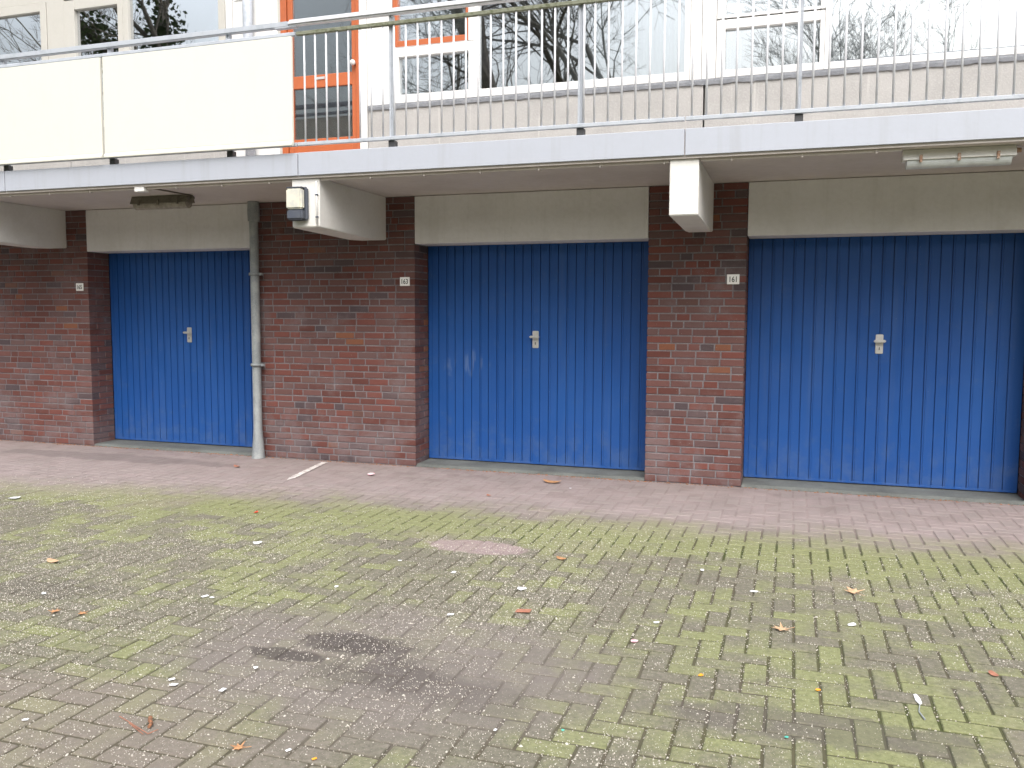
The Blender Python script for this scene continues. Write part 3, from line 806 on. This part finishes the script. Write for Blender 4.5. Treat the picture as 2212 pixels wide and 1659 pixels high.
# ------------------------------------------------------------------ litter, each piece a thing
def leafshape(kind, s):
    if kind == 'maple':
        rad = [1, .45, .8, .35, .95, .3, .5, .18, .5, .3, .95, .35, .8, .45]
        return [(s*r_*math.sin(2*math.pi*i/14), s*r_*math.cos(2*math.pi*i/14)) for i, r_ in enumerate(rad)]
    if kind == 'oval': return [(s*.5*math.sin(2*math.pi*i/12), s*math.cos(2*math.pi*i/12)) for i in range(12)]
    if kind == 'rect': return [(-s*.5, -s*.3), (s*.5, -s*.34), (s*.53, s*.3), (-s*.47, s*.33)]
    rr_ = random.Random(int(s*1e5)); k = 9
    return [(s*.6*(.6+.5*rr_.random())*math.sin(2*math.pi*i/k), s*.6*(.6+.5*rr_.random())*math.cos(2*math.pi*i/k)) for i in range(k)]
def litter(name, x, y, kind, s, mat, label, cat, rot=0.0, curl=.25, group=None, z=.006):
    bm = bmesh.new(); pts = leafshape(kind, s); th_ = .0012
    def h(px, py): return z+curl*s*((px/s)**2*.9+(py/s)**2*.5) + .06*s*math.sin(px/s*5+rot)
    n = len(pts); T = []
    rings = (0, .5, 1)
    c0 = bm.verts.new((0, 0, h(0, 0)+th_)); c1 = bm.verts.new((0, 0, h(0, 0)))
    lt, lb = [], []
    for f in rings[1:]:
        lt.append([bm.verts.new((a*f, b*f, h(a*f, b*f)+th_)) for a, b in pts]); lb.append([bm.verts.new((a*f, b*f, h(a*f, b*f))) for a, b in pts])
    for i in range(n):
        j = (i+1) % n
        bm.faces.new((c0, lt[0][j], lt[0][i])); bm.faces.new((c1, lb[0][i], lb[0][j]))
        bm.faces.new((lt[0][i], lt[0][j], lt[1][j], lt[1][i])); bm.faces.new((lb[0][j], lb[0][i], lb[1][i], lb[1][j]))
        bm.faces.new((lt[1][i], lt[1][j], lb[1][j], lb[1][i]))
    if kind == 'maple': tube(bm, (0, -s*.4, z+.002), (s*.15, -s*1.15, z+.004), .0012, n=5)
    o = obj(name, bm, mat); o.location = (x, y, 0); o.rotation_euler = (0, 0, rot)
    return tag(o, label, cat, group)
PG = 'scraps of white paper on the paving'
P_ = [(-5.824,-2.366,.085,'crumpled white paper at the far left edge of the paving'),
 (-3.224,-2.883,.06,'white scrap on green paving below and left of the red cap'),
 (-3.686,-4.096,.032,'small white tag lying beside the dark patch at the far left'),
 (-2.862,-3.863,.034,'brighter white scrap of the close pair left of the oil stain'),
 (-2.814,-3.869,.026,'duller small scrap right next to a brighter one, left of the oil stain'),
 (-2.183,-2.952,.022,'tiny white scrap left of the pinkish bare patch'),
 (-1.336,-3.218,.045,'jagged white scrap in the middle of the paving below the curled orange leaf'),
 (-1.551,-3.708,.032,'clean white oval scrap above the dark oil stain'),
 (-.577,-3.492,.026,'white scrap just above the pink and white wrapper'),
 (-.153,-2.865,.038,'flat white scrap left of the large maple leaf'),
 (-.454,-2.559,.030,'dull white scrap right of the curled orange leaf by the drip line'),
 (.31,-3.225,.040,'white torn scrap below the large maple leaf'),
 (-2.288,-4.795,.030,'bright white card scrap at lower left, front one of its pair'),
 (-2.33,-4.755,.024,'crumpled pale scrap just behind the bright white card at lower left'),
 (-2.076,-4.772,.028,'white rectangular scrap below the oil stain'),
 (-2.077,-4.55,.020,'small white scrap at the left tip of the oil stain'),
 (-2.594,-5.207,.020,'tiny whitish scrap near the bottom left corner'),
 (-1.574,-5.094,.018,'small pale scrap beside the yellow bit at the bottom'),
 (-1.794,-3.062,.034,'faint grey white scrap below the pinkish bare patch'),
 (-.959,-4.739,.014,'tiny grey scrap above the bottom edge, left of the small teal bit'),
 (-1.746,-.552,.020,'small white crumb on bare pink paving below the brown butterfly shaped leaf'),
 (-2.296,-3.503,.026,'pinkish white scrap between the pair of scraps and the white oval scrap')]
for x, y, s, lab in P_:
    litter('paper_scrap', x, y, random.choice(['rect', 'rag']), s, 'paper', lab, 'paper scrap', random.uniform(0, 3), .12, PG)
LG = 'dry leaves on the paving'
for x, y, k, s, mt, lab, rot in [
 (.352,-2.71,'maple',.062,'leaf2','large pale tan maple leaf on the mossy paving at the right',.6),
 (-1.959,-.352,'oval',.085,'leaf','brown folded leaf like a butterfly in front of the middle garage door',1.5),
 (-1.281,-2.604,'oval',.036,'leaf','curled orange brown leaf right of the pinkish bare patch',1.2),
 (-.004,-3.393,'maple',.055,'leaf2','faint torn tan leaf left of the torn white scrap at the right',2.),
 (.826,-3.647,'oval',.028,'leafr','reddish brown leaf near the right edge',.4),
 (-4.11,-3.629,'oval',.05,'leaf2','pale tan leaf at left, above the small white tag',1.4),
 (-3.408,-4.295,'maple',.034,'leaf','orange tan leaf at left, below the small white tag',.3),
 (-3.256,-4.272,'maple',.028,'leaf','smaller tan leaf right of another below the white tag',1.3),
 (-1.738,-5.133,'maple',.034,'leaf','tan leaf at the bottom edge, lower left of the yellow bit',1.8),
 (-5.02,-.605,'oval',.045,'leafr','dark brown curled leaf in front of the downpipe foot',1.2),
 (-2.3,-1.05,'oval',.028,'leafr','small dark leaf bit on the bare paving in front of the middle door',.9)]:
    litter('fallen_leaf', x, y, k, s, mt, lab, 'leaf', rot, .35, LG)
litter('bottle_cap', -3.72, -2.176, 'oval', .027, 'red', 'bright red cap on the green drip line at left', 'bottle cap', .2, .5)
litter('wrapper', -3.611, -.563, 'rag', .075, 'pinkp', 'crumpled pink and grey wrapper in front of the wide brick pier', 'wrapper', .7, .5)
litter('wrapper', -.636, -3.762, 'rag', .036, 'pinkp', 'small pink and white wrapper on the mossy paving at centre right', 'wrapper', 1.7, .4)
litter('plastic_bit', -.314, -4.039, 'rag', .020, 'yell', 'orange bit left of the other orange bit at lower right', 'plastic bit', .4, .2)
litter('plastic_bit', .137, -4.029, 'rag', .019, 'yell', 'orange bit nearest the white feather', 'plastic bit', 1.4, .2)
litter('plastic_bit', .022, -4.467, 'rag', .014, 'teal', 'larger teal bit at the lower right', 'plastic bit', 2.4, .2)
litter('plastic_bit', -.731, -4.666, 'rag', .011, 'teal', 'tiny teal bit near the bottom centre', 'plastic bit', .9, .2)
litter('plastic_bit', -1.461, -5.116, 'rect', .016, 'yell', 'yellow bit at the bottom edge', 'plastic bit', .9, .2)
litter('cardboard_strip', -1.229, -3.544, 'rect', .075, 'leafr', 'reddish brown strip across a joint in the centre of the mossy paving', 'cardboard', .1, .05)
# feather
fe = empty('feather', (.49, -4.0, .005), 'white feather with a bare grey quill at lower right', 'feather')
bm = bmesh.new(); pts = [(.488, -3.955), (.499, -3.95), (.508, -3.99), (.509, -4.03), (.500, -4.045), (.489, -4.01)]
prism(bm, pts, 'z', .0055, .0075); obj('vane', bm, 'paper', fe)
bm = bmesh.new(); tube(bm, (.500, -4.04, .007), (.488, -4.11, .008), .002, n=6); tube(bm, (.488, -4.11, .008), (.500, -4.17, .007), .0025, .0035, n=6); obj('quill', bm, 'zincpipe', fe)
# twigs
bm = bmesh.new()
for a, b in (((-2.29, -5.08), (-2.20, -5.115)), ((-2.20, -5.115), (-2.10, -5.155)), ((-2.22, -5.11), (-2.11, -5.165)), ((-2.10, -5.155), (-2.085, -5.12))):
    tube(bm, (*a, .007), (*b, .009), .0018, .0014, n=6)
tag(obj('twig', bm, 'leafr', origin=(-2.2, -5.1, 0)), 'thin reddish forked twig at the lower left of the paving', 'twig')
bm = bmesh.new(); q = [(-2.17, -5.06), (-2.155, -5.08), (-2.135, -5.095), (-2.125, -5.12)]
for i in range(3): tube(bm, (*q[i], .012), (*q[i+1], .012), .008-.001*i, .0075-.001*i, n=8)
tag(obj('bark_piece', bm, 'twigm', origin=(-2.15, -5.09, 0)), 'short dark piece of bark beside the reddish twig', 'bark')
litter('pebble', -3.952, -3.013, 'oval', .013, 'black', 'small black pebble left of the white scrap on the green paving', 'pebble', .2, .6)

# ------------------------------------------------------------------ bare trees across the yard (seen in the window glass)
def tree(x, y, h, seed, label, r0=.22, ivy=False, spread=.6, tf=.30, bark='bark'):
    rn = random.Random(seed); segs = []; tips = []
    def grow(p, d, ln, r, lvl):
        nseg = 3 if lvl < 3 else 2
        if lvl == 1: ln = min(ln, h*.26)
        for k in range(nseg):
            wob = .13 if lvl else .04
            d2 = (d+Vector((rn.gauss(0, wob), rn.gauss(0, wob), rn.gauss(0, .06)+.03))).normalized()
            q = p+d2*ln/nseg; rb = r*(1-.24/nseg*1.2)
            segs.append((p, q, r, rb)); p, d, r = q, d2, rb
            if lvl > 0 and lvl < 6 and rn.random() < .75: side(p, d, ln*.62, r*.55, lvl+1)
        if lvl < 6:
            for _ in range(2 if lvl < 5 else 3): side(p, d, ln*rn.uniform(.62, .82), r*.68, lvl+1)
        else: tips.append(p)
    def side(p, d, ln, r, lvl):
        if len(segs) > 14000: return
        a = d.orthogonal().normalized(); a.rotate(Matrix.Rotation(rn.uniform(0, 6.28), 3, d))
        grow(p, (d+a*rn.uniform(.45, 1.0)*spread*1.4).normalized(), ln, max(r, .006), lvl)
    grow(Vector((0, 0, 0)), Vector((0, 0, 1)), h*tf, r0, 0)
    t = empty('tree', (x, y, -.08), label, 'tree', 'bare trees across the yard')
    def build(name, sel, n_):
        Vv, Ff = [], []
        for (p, q, ra, rb) in sel:
            d = (q-p).normalized(); a = d.orthogonal().normalized(); b = d.cross(a); n0 = len(Vv)
            for (c, r_) in ((p, ra), (q, rb)):
                for i in range(n_):
                    an = 2*math.pi*i/n_; Vv.append(c+r_*(a*math.cos(an)+b*math.sin(an)))
            for i in range(n_): Ff.append((n0+i, n0+(i+1)%n_, n0+n_+(i+1)%n_, n0+n_+i))
        me = bpy.data.meshes.new(name); me.from_pydata([tuple(v) for v in Vv], [], Ff); me.materials.append(MAT[bark])
        o = bpy.data.objects.new(name, me); C.objects.link(o); o.parent = t
    build('trunk', [s for s in segs if s[2] > .06], 8); build('crown', [s for s in segs if s[2] <= .06], 4)
    if ivy:
        Vv, Ff = [], []
        big = [s for s in segs if s[2] > .11]
        for _ in range(7000):
            p, q, ra, rb = rn.choice(big); c = p.lerp(q, rn.random())
            c = c+Vector((rn.gauss(0, 1), rn.gauss(0, 1), rn.gauss(0, 1))).normalized()*(ra+rn.uniform(.02, .75)); n0 = len(Vv)
            a = Vector((rn.gauss(0, 1), rn.gauss(0, 1), rn.gauss(0, 1))).normalized(); b = a.orthogonal().normalized(); s = rn.uniform(.05, .11)
            Vv += [tuple(c+a*s), tuple(c+b*s*.8), tuple(c-a*s), tuple(c-b*s*.8)]; Ff.append((n0, n0+1, n0+2, n0+3))
        me = bpy.data.meshes.new('ivy'); me.from_pydata(Vv, [], Ff); me.materials.append(MAT['ivy'])
        o = bpy.data.objects.new('ivy', me); C.objects.link(o); o.parent = t
for a in [(-9.1, -17.5, 16, 3, 'broad bare tree reflected in the middle window', .42, False, .8, .50),
          (-7.0, -24, 17, 5, 'slim bare tree behind the broad one', .26, False, .7, .42),
          (-5.2, -20.5, 16, 8, 'pale bare tree right of the broad one', .22, False, .75, .42, 'bark2'),
          (-10.5, -26, 17, 33, 'pale bare tree left behind the broad one', .22, False, .75, .40, 'bark2'),
          (-19.5, -17, 18, 11, 'dense ivy covered tree reflected in the left windows', .40, True, .6, .42),
          (-29, -22, 16, 12, 'bare tree at the far left of the row', .28, False, .6, .35),
          (1.2, -25, 16, 21, 'bare upright tree reflected in the narrow window', .13, False, .42, .30, 'bark2'),
          (5.2, -27, 16, 29, 'bare upright tree between two others', .12, False, .42, .30, 'bark2'),
          (9.5, -24, 15, 23, 'bare upright tree reflected in the right window', .13, False, .42, .30, 'bark2')]:
    tree(*a)
# tall leafy screen, added out of view to darken the wall under the gallery
V, F = [], []
rng = np.random.default_rng(99)
for k in range(75000):
    x = rng.uniform(-55, 45); z = rng.uniform(0, 1)**.8*(7.6+1.2*mnoise.noise((x*.25, 0, 4))); y = -31+rng.uniform(-1, 1)*1.2*(1-.4*z/6)
    a = Vector(rng.normal(0, 1, 3)).normalized(); b = a.orthogonal().normalized(); q = rng.uniform(.12, .3); c = Vector((x, y, z)); n0 = len(V)
    V += [tuple(c+a*q), tuple(c+b*q*.7), tuple(c-a*q), tuple(c-b*q*.7)]; F.append((n0, n0+1, n0+2, n0+3))
me = bpy.data.meshes.new('low_sky_blocker'); me.from_pydata(V, [], F); me.materials.append(MAT['ivy'])
o = bpy.data.objects.new('low_sky_blocker', me); C.objects.link(o); tag(o, 'tall dark leafy screen added out of view to block low sky light', 'low_sky_blocker')
